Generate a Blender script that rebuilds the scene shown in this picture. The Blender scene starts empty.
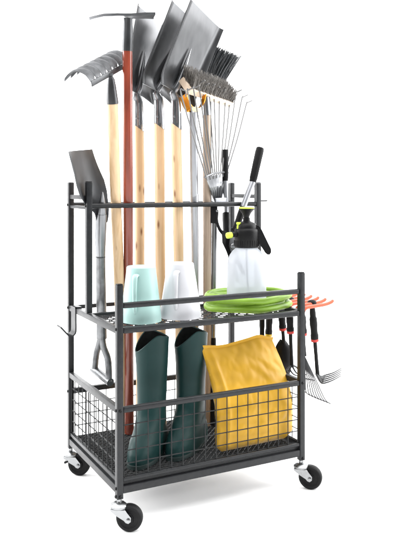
import bpy, bmesh, math, random
from mathutils import Vector, Matrix, noise
random.seed(7)
V = Vector
SC = bpy.context.scene
COL = SC.collection

# ------------------------------------------------------------------ camera numbers (solved from the photograph)
F, Y0, YAW, CX, CY, CH = 723.75, 186.76, 0.4825, -0.68, -1.7468, 0.8026
C, S = math.cos(YAW), math.sin(YAW)
RIGHT, UP, FWD = V((C, -S, 0)), V((0, 0, 1)), V((S, C, 0))
W, D, DM = 0.5704, 0.4082, 0.2389          # cart width, depth, depth of the tall front posts
ZS, ZT = 0.55, 0.8156                       # short / tall post tops (post bottom is z=0)
Z1, Z2, Z3, Z4, Z5 = 0.496, 0.4319, 0.2270, 0.0475, 0.0224
ZB = 0.175                                  # low back rail
FLOOR = -0.0815

def at(u, v, y):
    """point of the vertical plane y that the photograph shows at (u, v)"""
    X = (u - 200) / F
    dx, dy = X * C + S, -X * S + C
    t = (y - CY) / dy
    return V((CX + dx * t, y, CH - (v - Y0) / F * t))

def colx(u, y):
    return at(u, Y0, y).x

def lean(u, v, yb, yt):
    """same, on a plane leaning from y=yb at the base to y=yt at the upper bar"""
    y = yb
    for _ in range(12):
        p = at(u, v, y)
        y = yb + (yt - yb) * (p.z - 0.035) / 0.7125
    return at(u, v, y)

def leanz(u, z, yb, yt):
    y = yb + (yt - yb) * (z - 0.035) / 0.7125
    return V((colx(u, y), y, z))

def cam(r, u, f=0.0):
    return RIGHT * r + UP * u + FWD * f

# ------------------------------------------------------------------ materials
def mat(name, base, rough=0.5, metal=0.0, spec=0.5, var=0.0, vscale=20.0, stretch=(1, 1, 1), bump=0.0, bscale=200.0,
        rvar=0.0, base2=None, coat=0.0, sss=0.0, trans=0.0):
    m = bpy.data.materials.new(name)
    m.use_nodes = True
    nt = m.node_tree
    b = nt.nodes['Principled BSDF']
    b.inputs['Base Color'].default_value = (*base, 1)
    b.inputs['Roughness'].default_value = rough
    b.inputs['Metallic'].default_value = metal
    b.inputs['Specular IOR Level'].default_value = spec
    b.inputs['Coat Weight'].default_value = coat
    b.inputs['Transmission Weight'].default_value = trans
    if sss:
        b.inputs['Subsurface Weight'].default_value = sss
        b.inputs['Subsurface Radius'].default_value = (0.01, 0.01, 0.01)
    tc = nt.nodes.new('ShaderNodeTexCoord')
    mp = nt.nodes.new('ShaderNodeMapping')
    mp.inputs['Scale'].default_value = stretch
    nt.links.new(tc.outputs['Object'], mp.inputs['Vector'])
    if var or base2:
        n = nt.nodes.new('ShaderNodeTexNoise')
        n.inputs['Scale'].default_value = vscale
        n.inputs['Detail'].default_value = 6
        nt.links.new(mp.outputs['Vector'], n.inputs['Vector'])
        r = nt.nodes.new('ShaderNodeValToRGB')
        r.color_ramp.elements[0].position = 0.3
        r.color_ramp.elements[1].position = 0.7
        b2 = base2 or tuple(min(1, c * (1 + var)) for c in base)
        b1 = base if base2 else tuple(c * (1 - var) for c in base)
        r.color_ramp.elements[0].color = (*b1, 1)
        r.color_ramp.elements[1].color = (*b2, 1)
        nt.links.new(n.outputs['Fac'], r.inputs['Fac'])
        nt.links.new(r.outputs['Color'], b.inputs['Base Color'])
        if rvar:
            mr = nt.nodes.new('ShaderNodeMapRange')
            mr.inputs['To Min'].default_value = max(0, rough - rvar)
            mr.inputs['To Max'].default_value = min(1, rough + rvar)
            nt.links.new(n.outputs['Fac'], mr.inputs['Value'])
            nt.links.new(mr.outputs['Result'], b.inputs['Roughness'])
    if bump:
        n2 = nt.nodes.new('ShaderNodeTexNoise')
        n2.inputs['Scale'].default_value = bscale
        n2.inputs['Detail'].default_value = 4
        nt.links.new(mp.outputs['Vector'], n2.inputs['Vector'])
        bp = nt.nodes.new('ShaderNodeBump')
        bp.inputs['Strength'].default_value = bump
        bp.inputs['Distance'].default_value = 0.002
        nt.links.new(n2.outputs['Fac'], bp.inputs['Height'])
        nt.links.new(bp.outputs['Normal'], b.inputs['Normal'])
    return m

def wood_mat(name, light, dark, knot, knots=True):
    m = bpy.data.materials.new(name)
    m.use_nodes = True
    nt = m.node_tree
    b = nt.nodes['Principled BSDF']
    b.inputs['Roughness'].default_value = 0.5
    tc = nt.nodes.new('ShaderNodeTexCoord')
    oi = nt.nodes.new('ShaderNodeObjectInfo')
    add = nt.nodes.new('ShaderNodeVectorMath'); add.operation = 'ADD'
    sc_ = nt.nodes.new('ShaderNodeVectorMath'); sc_.operation = 'SCALE'
    cmb = nt.nodes.new('ShaderNodeCombineXYZ')
    for i in range(3):
        nt.links.new(oi.outputs['Random'], cmb.inputs[i])
    nt.links.new(cmb.outputs[0], sc_.inputs[0]); sc_.inputs['Scale'].default_value = 7.3
    nt.links.new(tc.outputs['Object'], add.inputs[0]); nt.links.new(sc_.outputs[0], add.inputs[1])
    mp = nt.nodes.new('ShaderNodeMapping'); mp.inputs['Scale'].default_value = (90, 90, 2.5)
    nt.links.new(add.outputs[0], mp.inputs['Vector'])
    n = nt.nodes.new('ShaderNodeTexNoise'); n.inputs['Scale'].default_value = 1.0; n.inputs['Detail'].default_value = 8
    n.inputs['Distortion'].default_value = 0.6
    nt.links.new(mp.outputs[0], n.inputs['Vector'])
    r = nt.nodes.new('ShaderNodeValToRGB')
    r.color_ramp.elements[0].position = 0.32; r.color_ramp.elements[0].color = (*dark, 1)
    r.color_ramp.elements[1].position = 0.6; r.color_ramp.elements[1].color = (*light, 1)
    nt.links.new(n.outputs['Fac'], r.inputs['Fac'])
    out = r.outputs['Color']
    if knots:
        mp2 = nt.nodes.new('ShaderNodeMapping'); mp2.inputs['Scale'].default_value = (36, 36, 11)
        nt.links.new(add.outputs[0], mp2.inputs['Vector'])
        vo = nt.nodes.new('ShaderNodeTexVoronoi'); vo.inputs['Scale'].default_value = 1.0
        nt.links.new(mp2.outputs[0], vo.inputs['Vector'])
        r2 = nt.nodes.new('ShaderNodeValToRGB')
        r2.color_ramp.elements[0].position = 0.06; r2.color_ramp.elements[0].color = (1, 1, 1, 1)
        r2.color_ramp.elements[1].position = 0.19; r2.color_ramp.elements[1].color = (0, 0, 0, 1)
        nt.links.new(vo.outputs['Distance'], r2.inputs['Fac'])
        mx = nt.nodes.new('ShaderNodeMixRGB'); mx.inputs['Color2'].default_value = (*knot, 1)
        nt.links.new(r2.outputs['Color'], mx.inputs['Fac']); nt.links.new(out, mx.inputs['Color1'])
        out = mx.outputs['Color']
    nt.links.new(out, b.inputs['Base Color'])
    bp = nt.nodes.new('ShaderNodeBump'); bp.inputs['Strength'].default_value = 0.15; bp.inputs['Distance'].default_value = 0.001
    nt.links.new(n.outputs['Fac'], bp.inputs['Height']); nt.links.new(bp.outputs[0], b.inputs['Normal'])
    return m

M = {}
M['frame'] = mat('gunmetal_powder_coat', (0.0155, 0.0165, 0.018), 0.36, 0.0, 0.27, var=0.18, vscale=60, bump=0.25, bscale=420, rvar=0.08)
M['wire'] = mat('dark_wire', (0.016, 0.017, 0.018), 0.45, 0.0, 0.25, var=0.2, vscale=80)
M['black'] = mat('black_plastic', (0.0055, 0.0055, 0.006), 0.42, 0, 0.18, var=0.2, vscale=40, bump=0.15, bscale=300)
M['rubber'] = mat('black_rubber', (0.0055, 0.0055, 0.006), 0.55, 0, 0.18, var=0.25, vscale=50, bump=0.2, bscale=260)
M['chrome'] = mat('zinc_plate', (0.30, 0.305, 0.31), 0.30, 1.0, 0.5, var=0.06, vscale=70, rvar=0.08)
M['steel'] = mat('forged_steel', (0.100, 0.102, 0.106), 0.30, 0.7, 0.45, var=0.22, vscale=1.0, stretch=(26, 26, 7), bump=0.012, bscale=6, rvar=0.07)
M['steel_dark'] = mat('dark_steel', (0.07, 0.072, 0.075), 0.36, 0.8, 0.5, var=0.25, vscale=14, bump=0.08, bscale=200, rvar=0.1)
M['socket'] = mat('polished_socket_steel', (0.26, 0.265, 0.275), 0.24, 0.9, 0.5, var=0.3, vscale=1.0, stretch=(60, 60, 10), rvar=0.1)
M['spade'] = mat('grey_spade_steel', (0.075, 0.078, 0.083), 0.42, 0.35, 0.5, var=0.25, vscale=1.0, stretch=(26, 26, 7), rvar=0.08)
M['tine_enamel'] = mat('weathered_grey_steel', (0.10, 0.103, 0.108), 0.45, 0.4, 0.3, var=0.4, vscale=45, bump=0.15, bscale=260)
M['grey_paint'] = mat('dark_grey_enamel', (0.035, 0.036, 0.038), 0.45, 0, 0.3, var=0.2, vscale=60)
M['steel_light'] = mat('bright_steel', (0.25, 0.255, 0.265), 0.33, 0.9, 0.5, var=0.18, vscale=20, stretch=(1, 1, .3), bump=0.05, bscale=200, rvar=0.1)
M['galv'] = mat('galvanised_steel', (0.17, 0.175, 0.18), 0.36, 0.85, 0.5, var=0.28, vscale=45, bump=0.12, bscale=260, rvar=0.12)
M['alu'] = mat('aluminium_tube', (0.38, 0.39, 0.415), 0.38, 0.75, 0.5, var=0.07, vscale=30, stretch=(6, 6, .3), rvar=0.08)
M['tine'] = mat('spring_steel_wire', (0.13, 0.13, 0.13), 0.5, 0.0, 0.5, var=0.1, vscale=30)
M['wood'] = wood_mat('pale_pine', (0.62, 0.445, 0.27), (0.52, 0.345, 0.185), (0.20, 0.09, 0.035))
M['wood_grey'] = wood_mat('grey_brown_wood', (0.36, 0.275, 0.21), (0.27, 0.20, 0.15), (0.15, 0.09, 0.05), False)
M['wood_block'] = wood_mat('bare_beech', (0.66, 0.53, 0.41), (0.56, 0.43, 0.32), (0.3, 0.2, 0.1), False)
M['red'] = mat('red_brown_varnish', (0.20, 0.036, 0.018), 0.24, 0, 0.5, var=0.3, vscale=1.0, stretch=(60, 60, 3), coat=0.4)
M['bristle_grey'] = mat('grey_bristle', (0.115, 0.105, 0.094), 0.5, 0, 0.4, var=0.5, vscale=120)
M['bristle_black'] = mat('black_bristle', (0.030, 0.033, 0.037), 0.30, 0, 0.8, var=0.5, vscale=120)
M['amber'] = mat('amber_lacquered_steel', (0.62, 0.24, 0.02), 0.2, 0.7, 0.5, var=0.25, vscale=30)
M['cream'] = mat('cream_plastic', (0.75, 0.66, 0.42), 0.3, 0.0, 0.5, var=0.05)
M['mint'] = mat('mint_plastic', (0.315, 0.48, 0.455), 0.38, 0, 0.45, var=0.03, vscale=12, sss=0.15)
M['white'] = mat('white_plastic', (0.54, 0.545, 0.57), 0.36, 0, 0.45, var=0.02, vscale=12, sss=0.15)
M['hose'] = mat('lime_hose', (0.185, 0.33, 0.026), 0.42, 0, 0.45, var=0.10, vscale=25, bump=0.08, bscale=300)
M['lime'] = mat('lime_plastic', (0.55, 0.72, 0.06), 0.35, 0, 0.5, var=0.05)
M['boot'] = mat('green_rubber', (0.0065, 0.031, 0.030), 0.46, 0, 0.22, var=0.12, vscale=7, bump=0.05, bscale=90, rvar=0.06)
M['lining'] = mat('black_lining', (0.006, 0.007, 0.007), 0.9, 0, 0.2, var=0.3, vscale=90)
M['sole'] = mat('boot_sole_rubber', (0.010, 0.022, 0.021), 0.6, 0, 0.35, var=0.2, vscale=30)
M['bag'] = mat('yellow_film', (0.55, 0.305, 0.022), 0.46, 0, 0.35, var=0.07, vscale=9, bump=0.12, bscale=24, rvar=0.08)
M['orange'] = mat('orange_plastic', (0.56, 0.085, 0.032), 0.4, 0, 0.5, var=0.08, vscale=40)
M['redband'] = mat('red_plastic', (0.55, 0.03, 0.02), 0.4, 0, 0.5, var=0.08, vscale=40)
M['yellow'] = mat('yellow_plastic', (0.62, 0.42, 0.02), 0.4, 0, 0.5, var=0.08, vscale=40)
M['floor'] = mat('white_sweep_paper', (0.90, 0.90, 0.90), 0.9, 0, 0.1, var=0.01, vscale=3)
# frosted translucent bottle
m = mat('frosted_bottle', (0.60, 0.62, 0.66), 0.38, 0, 0.5, var=0.02, vscale=12)
nt = m.node_tree
pb = nt.nodes['Principled BSDF']
tr = nt.nodes.new('ShaderNodeBsdfTranslucent'); tr.inputs[0].default_value = (0.62, 0.64, 0.68, 1)
tp = nt.nodes.new('ShaderNodeBsdfTransparent'); tp.inputs[0].default_value = (0.80, 0.83, 0.86, 1)
m1 = nt.nodes.new('ShaderNodeMixShader'); m1.inputs[0].default_value = 0.45
m2 = nt.nodes.new('ShaderNodeMixShader'); m2.inputs[0].default_value = 0.20
nt.links.new(pb.outputs[0], m1.inputs[1]); nt.links.new(tr.outputs[0], m1.inputs[2])
nt.links.new(m1.outputs[0], m2.inputs[1]); nt.links.new(tp.outputs[0], m2.inputs[2])
nt.links.new(m2.outputs[0], nt.nodes['Material Output'].inputs[0])
M['bottle'] = m

# ------------------------------------------------------------------ mesh builder
def frame_of(d, hint=None):
    d = d.normalized()
    h = hint if hint is not None else (V((0, 0, 1)) if abs(d.z) < 0.9 else V((1, 0, 0)))
    x = h - d * h.dot(d)
    if x.length < 1e-6:
        x = V((0, 1, 0)) - d * d.y
    x.normalize()
    return x, d.cross(x).normalized()

class MB:
    def __init__(self):
        self.bm = bmesh.new()
    def merge(self, b2, mtx=None):
        if mtx is not None:
            bmesh.ops.transform(b2, matrix=mtx, verts=b2.verts)
        me = bpy.data.meshes.new('tmp'); b2.to_mesh(me); b2.free()
        self.bm.from_mesh(me); bpy.data.meshes.remove(me)
    def beam(self, p0, p1, w, h, hint=None, bev=0.0015):
        p0, p1 = V(p0), V(p1)
        d = p1 - p0
        x, y = frame_of(d, hint)
        b = bmesh.new(); bmesh.ops.create_cube(b, size=1)
        bmesh.ops.scale(b, vec=(w, h, d.length), verts=b.verts)
        if bev:
            bmesh.ops.bevel(b, geom=b.edges[:], offset=bev, segments=2 if bev < .003 else 4, affect='EDGES', profile=0.6)
        mt = Matrix((x, y, d.normalized())).transposed().to_4x4()
        mt.translation = (p0 + p1) / 2
        self.merge(b, mt)
    def tube(self, pts, radii, seg=10, hint=None, flat=1.0, shear0=None, shear1=None, closed=False, caps=True):
        pts = [V(p) for p in pts]
        n = len(pts)
        if not hasattr(radii, '__len__'):
            radii = [radii] * n
        rings = []
        px = None
        for i, p in enumerate(pts):
            if closed:
                d = pts[(i + 1) % n] - pts[i - 1]
            else:
                d = pts[min(i + 1, n - 1)] - pts[max(i - 1, 0)]
            if px is None or hint is not None:
                x, y = frame_of(d, hint)
            else:
                x, y = frame_of(d, px)
            px = x
            ring = []
            for k in range(seg):
                a = 2 * math.pi * k / seg
                o = x * math.cos(a) * radii[i] + y * math.sin(a) * radii[i] * flat
                if i == 0 and shear0 is not None:
                    o = o + d.normalized() * o.dot(shear0)
                if i == n - 1 and shear1 is not None:
                    o = o + d.normalized() * o.dot(shear1)
                ring.append(self.bm.verts.new(p + o))
            rings.append(ring)
        for i in range(n if closed else n - 1):
            a, b = rings[i], rings[(i + 1) % n]
            for k in range(seg):
                self.bm.faces.new((a[k], a[(k + 1) % seg], b[(k + 1) % seg], b[k]))
        if caps and not closed:
            self.bm.faces.new(rings[0][::-1]); self.bm.faces.new(rings[-1])
    def lathe(self, prof, o, axis=(0, 0, 1), seg=32, caps=True, sx=1.0, hint=None):
        o = V(o); d = V(axis).normalized()
        x, y = frame_of(d, hint)
        rings = []
        for r, h in prof:
            rings.append([self.bm.verts.new(o + d * h + x * math.cos(2 * math.pi * k / seg) * r * sx + y * math.sin(2 * math.pi * k / seg) * r) for k in range(seg)])
        for a, b in zip(rings, rings[1:]):
            for k in range(seg):
                self.bm.faces.new((a[k], a[(k + 1) % seg], b[(k + 1) % seg], b[k]))
        if caps:
            self.bm.faces.new(rings[0][::-1]); self.bm.faces.new(rings[-1])
    def sheet(self, rows, thick=0.0, closed_u=False):
        vs = [[self.bm.verts.new(V(p)) for p in r] for r in rows]
        fs = []
        for a, b in zip(vs, vs[1:]):
            m_ = len(a)
            for k in range(m_ if closed_u else m_ - 1):
                fs.append(self.bm.faces.new((a[k], a[(k + 1) % m_], b[(k + 1) % m_], b[k])))
        if thick:
            for f in fs: f.normal_update()
            for r in vs:
                for v in r: v.normal_update()
            bmesh.ops.solidify(self.bm, geom=fs, thickness=thick)
        return vs
    def ball(self, c, rx, ry=None, rz=None, seg=16):
        b = bmesh.new(); bmesh.ops.create_uvsphere(b, u_segments=seg, v_segments=seg // 2 + 2, radius=1)
        mt = Matrix.Diagonal((rx, ry or rx, rz or rx, 1)); mt.translation = V(c)
        self.merge(b, mt)
    def build(self, name, material, parent=None, origin=None, angle=38):
        bm = self.bm
        bmesh.ops.recalc_face_normals(bm, faces=bm.faces[:])
        off = V(origin) if origin is not None else (root_loc(parent) if parent is not None else V((0, 0, 0)))
        bmesh.ops.translate(bm, vec=-off, verts=bm.verts)
        for f in bm.faces: f.smooth = True
        ca = math.radians(angle)
        for e in bm.edges:
            if len(e.link_faces) == 2 and e.calc_face_angle(0) > ca:
                e.smooth = False
        me = bpy.data.meshes.new(name); bm.to_mesh(me); bm.free()
        me.materials.append(material)
        o = bpy.data.objects.new(name, me); COL.objects.link(o)
        if parent is not None:
            o.parent = parent
        else:
            o.location = off
        return o

def root_loc(o):
    while o.parent is not None: o = o.parent
    return V(o.location)

def thing(name, label, cat, loc, group=None):
    o = bpy.data.objects.new(name, None); COL.objects.link(o)
    o.location = loc; o.empty_display_size = 0.05
    o['label'] = label; o['category'] = cat
    if group: o['group'] = group
    return o

def tag(o, label, cat, group=None):
    o['label'] = label; o['category'] = cat
    if group: o['group'] = group
    return o

def tube_part(name, pts, r, m, parent, **k):
    b = MB(); b.tube(pts, r, **k); return b.build(name, M[m], parent)

def lerp(a, b, t): return a + (b - a) * t

def bez(pts, n=14):
    """Catmull-Rom through the points"""
    P = [V(p) for p in pts]
    P = [P[0] * 2 - P[1]] + P + [P[-1] * 2 - P[-2]]
    out = []
    for i in range(1, len(P) - 2):
        for k in range(n):
            t = k / n
            a, b, c, d = P[i - 1], P[i], P[i + 1], P[i + 2]
            out.append(0.5 * ((2 * b) + (c - a) * t + (2 * a - 5 * b + 4 * c - d) * t * t + (3 * b - a - 3 * c + d) * t ** 3))
    out.append(P[-2])
    return out

# ------------------------------------------------------------------ the setting: one seamless white sweep
b = MB()
prof = []
yb, rad = 4.2, 1.2
prof.append((-6.0, FLOOR)); prof.append((-2.0, FLOOR)); prof.append((0.0, FLOOR)); prof.append((2.0, FLOOR))
for k in range(13):
    a = k / 12 * math.pi / 2
    prof.append((yb - rad + rad * math.sin(a), FLOOR + rad - rad * math.cos(a)))
prof.append((yb, 5.0))
ctr = V((0.25, 0.2, 0))
rows = []
for (yy, zz) in prof:
    rows.append([ctr + RIGHT * xx + FWD * yy + UP * zz for xx in (-6, -3, 0, 3, 6)])
b.sheet(rows)
fl = b.build('floor', M['floor'])
fl['kind'] = 'structure'
fl['label'] = 'seamless white studio floor curving up into a plain white backdrop'

# ------------------------------------------------------------------ the cart
cart = thing('garden_tool_cart', 'dark grey steel garden tool rack on four swivel casters with shelf and wire basket', 'tool rack', (W / 2, D / 2, FLOOR))
PW = 0.0170
def beam_part(name, p0, p1, w, h, m='frame', hint=None, bev=0.0016):
    bb = MB(); bb.beam(p0, p1, w, h, hint, bev); return bb.build(name, M[m], cart)
X1 = V((1, 0, 0))
for (x, y, z0, z1) in ((0, 0, 0, ZS), (W, 0, 0, ZS), (0, D, 0, ZT), (W, D, 0, ZT), (0, DM, Z2 + .009, ZT), (W, DM, Z2 + .009, ZT)):
    p = beam_part('post', (x, y, z0), (x, y, z1), PW, PW, hint=X1)
    cp = MB(); cp.beam((x, y, z1 + .0003), (x, y, z1 + .0025), PW - .002, PW - .002, X1, .0008); cp.build('post_cap', M['black'], p)
    zs = [z for z in (Z1, Z2, Z3, Z4, Z5, ZB) if z0 < z < z1]
    if y == 0: zs = [Z2 + .004, Z3, Z5 + .004, 0.006]
    elif z1 == ZT: zs = [0.7475] + ([Z2, ZB] if z0 == 0 else [])
    for z in zs:
        sx = -1 if x == 0 else 1
        bl = MB(); bl.lathe([(.0042, 0), (.0042, .0018), (.0026, .0032)], (x + sx * PW / 2, y, z), (sx, 0, 0), 10)
        bl.build('bolt', M['black'], p)
        if y == 0 and z in (Z3, 0.006):
            bl = MB(); bl.lathe([(.0042, 0), (.0042, .0018), (.0026, .0032)], (x, y - PW / 2, z), (0, -1, 0), 10)
            bl.build('bolt', M['black'], p)
e = PW / 2 + .0004
Zh = V((0, 0, 1))
# front rails
beam_part('rail', (e, 0, Z1), (W - e, 0, Z1), .0150, .0130, hint=Zh, bev=.0056)
beam_part('rail', (e, 0, Z2), (W - e, 0, Z2), .0165, .0150, hint=Zh, bev=.0056)
beam_part('rail', (e, 0, Z3), (W - e, 0, Z3), .0160, .0140, hint=Zh, bev=.006)
beam_part('rail', (e, -.001, Z4), (W - e, -.001, Z4), .0095, .0100, hint=Zh, bev=.003)
beam_part('rail', (e, 0, Z5), (W - e, 0, Z5), .0190, .0150, hint=Zh)
beam_part('rail', (e, .0030, .0352), (W - e, .0030, .0352), .0120, .004, hint=Zh, bev=.0006)
# side rails
for x in (0, W):
    beam_part('rail', (x, e, Z2), (x, D - e, Z2), .0165, .0150, hint=Zh)
    beam_part('rail', (x, e, Z3), (x, D - e, Z3), .0165, .0150, hint=Zh)
    beam_part('rail', (x, e, Z4 - .002), (x, D - e, Z4 - .002), .0100, .0100, hint=Zh)
    beam_part('rail', (x * (1 - .006) + (.0030 if x == 0 else 0), e, .0352), (x * (1 - .006) + (.0030 if x == 0 else 0), D - e, .0352), .0120, .004, hint=Zh, bev=.0006)
    beam_part('rail', (x, e, Z5), (x, D - e, Z5), .0190, .0150, hint=Zh)
# back, middle and upper rails
beam_part('rail', (e, D, Z2), (W - e, D, Z2), .0120, .0120, hint=Zh)
beam_part('rail', (e, D, ZB), (W - e, D, ZB), .0165, .0150, hint=Zh)
beam_part('rail', (e, D, Z5), (W - e, D, Z5), .0190, .0150, hint=Zh)
beam_part('rail', (e, DM, Z2), (W - e, DM, Z2), .0150, .0140, hint=Zh)
beam_part('rail', (e, DM, Z5 - .003), (W - e, DM, Z5 - .003), .0120, .0140, hint=Zh)
for y in (DM, D):
    tube_part('upper_bar', [(e, y, .7475), (W - e, y, .7475)], .0074, 'frame', cart, seg=14)
for x in (0, W):
    beam_part('connector', (x, DM + e, .772), (x, D - e, .772), .0130, .0120, hint=Zh)
    beam_part('connector', (x, DM + e, .7420), (x, D - e, .7420), .0090 if x == 0 else .006, .0110, hint=Zh)
tube_part('hook_rod', [(W + e, DM, .757), (W + .034, DM, .757), (W + .036, DM, .758)], .0022, 'frame', cart, seg=8)

def wire_panel(name, o, du, dv, nu, nv, r, nrm):
    """square mesh: wires along du and dv"""
    bb = MB(); o, du, dv, nrm = V(o), V(du), V(dv), V(nrm)
    for i in range(nu + 1):
        p = o + du * (i / nu) + nrm * r
        bb.tube([p, p + dv], r, seg=6)
    for j in range(nv + 1):
        p = o + dv * (j / nv) - nrm * r * .8
        bb.tube([p, p + du], r, seg=6)
    return bb.build(name, M['wire'], cart)

def diamond_panel(name, z, x0, x1, y0, y1, step, r, wave, tall=1.0):
    """expanded-metal style diamond mesh, clipped to the rectangle"""
    bb = MB()
    for sgn in (1, -1):
        c = (x0 - (y1 - y0)) if sgn > 0 else x0
        cend = x1 if sgn > 0 else x1 + (y1 - y0)
        while c < cend:
            # line x = c + sgn*k*(y-y0), k=1
            ya, yb_ = y0, y1
            xa, xb = c, c + sgn * (y1 - y0)
            def yat(x): return y0 + (x - c) / sgn
            lo, hi = min(xa, xb), max(xa, xb)
            lo2, hi2 = max(lo, x0), min(hi, x1)
            if hi2 - lo2 > .004:
                pa, pb_ = V((lo2, yat(lo2), z)), V((hi2, yat(hi2), z))
                n = max(2, int((pb_ - pa).length / .008))
                pts = []
                for i in range(n + 1):
                    p = lerp(pa, pb_, i / n)
                    p.z += wave * math.sin((p.x + p.y) * 2 * math.pi / step) * sgn
                    pts.append(p)
                bb.tube(pts, r * tall, seg=6, hint=UP, flat=1 / tall)
            c += step
    bb.tube([(x0, y0, z), (x1, y0, z), (x1, y1, z), (x0, y1, z)], r * 1.2, seg=6, closed=True)
    return bb.build(name, M['wire'], cart)

zlo, zhi = Z4 + .005, Z3 - .008
wire_panel('basket_mesh', (e + .004, .001, zlo), (W - 2 * e - .008, 0, 0), (0, 0, zhi - zlo), 16, 5, .0016, (0, -1, 0))
for x, s in ((0, -1), (W, 1)):
    wire_panel('basket_mesh', (x, e + .004, zlo), (0, D - 2 * e - .008, 0), (0, 0, zhi - zlo), 11, 5, .0016, (s, 0, 0))
    beam_part('mesh_stay', (x, DM, zlo - .001), (x, DM, zhi + .001), .0036, .0036, 'wire', hint=X1, bev=.001)
wire_panel('basket_mesh', (e + .004, D, Z5 + .01), (W - 2 * e - .008, 0, 0), (0, 0, ZB - Z5 - .018), 16, 4, .0016, (0, -1, 0))
diamond_panel('base_mesh', Z5 + .0125, e + .004, W - e - .004, .012, D - .012, .0175, .0016, .0010, 1.7)
diamond_panel('shelf_mesh', Z2 - .0010, .011, W - .011, .009, DM - .009, .034, .0016, .0024)
ZF = Z5 + .0170       # what things in the basket stand on
ZSH = Z2 + .0030      # what things on the shelf stand on

# casters
def caster(x, y, ang, brake=False):
    root = cart
    sw = (RIGHT * math.cos(ang) + FWD * math.sin(ang))      # trail direction
    ax = V((-sw.y, sw.x, 0))
    wc = V((x, y, 0)) + sw * .0275 + V((0, 0, FLOOR + .0345))
    bb = MB()
    bb.lathe([(.0125, -.035), (.0255, -.033), (.0325, -.029), (.0345, -.022), (.0345, .0), (.0345, .0)][:0] or
             [(.006, -.0125), (.012, -.0125), (.0135, -.0100), (.0235, -.0100), (.0255, -.0115), (.0310, -.0110), (.0340, -.0075), (.0345, -.003),
              (.0345, .003), (.0340, .0075), (.0310, .0110), (.0255, .0115), (.0235, .0100), (.0135, .0100), (.012, .0125), (.006, .0125)], wc, ax, 40)
    wh = bb.build('caster_wheel', M['rubber'], root)
    bb = MB()
    top = V((x, y, -.004))
    bb.lathe([(.0065, .004), (.0065, -.004), (.0125, -.0045), (.0165, -.007), (.0205, -.0095), (.0225, -.012), (.0225, -.0165), (.0205, -.0185), (.012, -.0195)], top, (0, 0, 1), 28)
    bb.build('caster_bearing', M['chrome'], wh)
    for s in (1, -1):
        bb = MB()
        # tapered fork cheek: outline in (trail, z) plane
        o0 = V((x, y, 0)) + ax * s * .0160
        zt = -.0225
        outl = [(-.018, zt), (.020, zt), (.0245, zt - .006), (.0350, wc.z + .006), (.0345, wc.z - .004), (.0280, wc.z - .0095), (.0210, wc.z - .0075), (.0165, wc.z - .001),
                (-.002, zt - .016), (-.018, zt - .005)]
        va = [bb.bm.verts.new(o0 + sw * a + V((0, 0, z))) for a, z in outl]
        vb = [bb.bm.verts.new(o0 + ax * s * .0022 + sw * a + V((0, 0, z))) for a, z in outl]
        bb.bm.faces.new(va); bb.bm.faces.new(vb[::-1])
        n = len(outl)
        for k in range(n):
            bb.bm.faces.new((va[k], va[(k + 1) % n], vb[(k + 1) % n], vb[k]))
        bmesh.ops.bevel(bb.bm, geom=[ed for ed in bb.bm.edges], offset=.0006, segments=1, affect='EDGES')
        bb.build('caster_fork', M['chrome'], wh)
    bb = MB()
    bb.beam(V((x, y, -.0235)) - ax * .018, V((x, y, -.0235)) + ax * .018, .0026, .038, V((0, 0, 1)), .0008)
    bb.build('caster_fork', M['chrome'], wh)
    bb = MB()
    bb.lathe([(.0030, -.0225), (.0048, -.0215), (.0048, -.0185), (.003, -.0185), (.003, .0185), (.0048, .0185), (.0048, .0215), (.0030, .0225)], wc, ax, 14)
    bb.build('caster_axle', M['chrome'], wh)
    if brake:
        bb = MB()
        bb.beam(wc - sw * .030 - ax * .012 + UP * .012, wc - sw * .043 - ax * .012 + UP * .006, .014, .007, ax, .002)
        bb.build('caster_brake', M['black'], wh)
    return wh
caster(0, 0, -.12)
caster(W, 0, -.30)
caster(0, D, -.10, True)
caster(W, D, -.15)

# bent strap hook on the left side rail
hy = 0.352
prof = [(.010, .012), (-.0095, .012), (-.0100, .006), (-.0100, -.030), (-.0100, -.058), (-.0125, -.066), (-.019, -.0705), (-.027, -.0690), (-.036, -.060), (-.052, -.042)]
bb = MB()
pp = bez([V((px, 0, pz)) for px, pz in prof], 6)
rows = [[V((p.x, hy - .020, Z2 + p.z)), V((p.x, hy + .020, Z2 + p.z))] for p in pp]
bb.sheet(rows, .0044)
bb.build('hook', M['frame'], cart, angle=50)

# orange prong hooks along the right side rail
ZP = .446
for k in range(7):
    y = .002 + .036 * k
    x0 = W + .010
    bb = MB()
    bb.tube(bez([(x0 - .003, y, Z2 - .004), (x0 + .001, y, Z2 + .004), (x0 + .006, y, ZP - .004), (x0 + .02, y, ZP), (x0 + .075, y, ZP + .003), (x0 + .100, y, ZP + .008), (x0 + .110, y, ZP + .014)], 5),
            [.0054] * 26 + [.0053, .0052, .0050, .0046, .0036], seg=9)
    bb.build('prong', M['orange'], cart)
beam_part('prong_bar', (W + .0105, -.004, Z2 - .002), (W + .0105, .225, Z2 - .002), .014, .003, 'frame', hint=Zh, bev=.0008)

# ------------------------------------------------------------------ long handled tools
YT = DM + .0075 + .0165     # where the handles touch the upper bar

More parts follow.
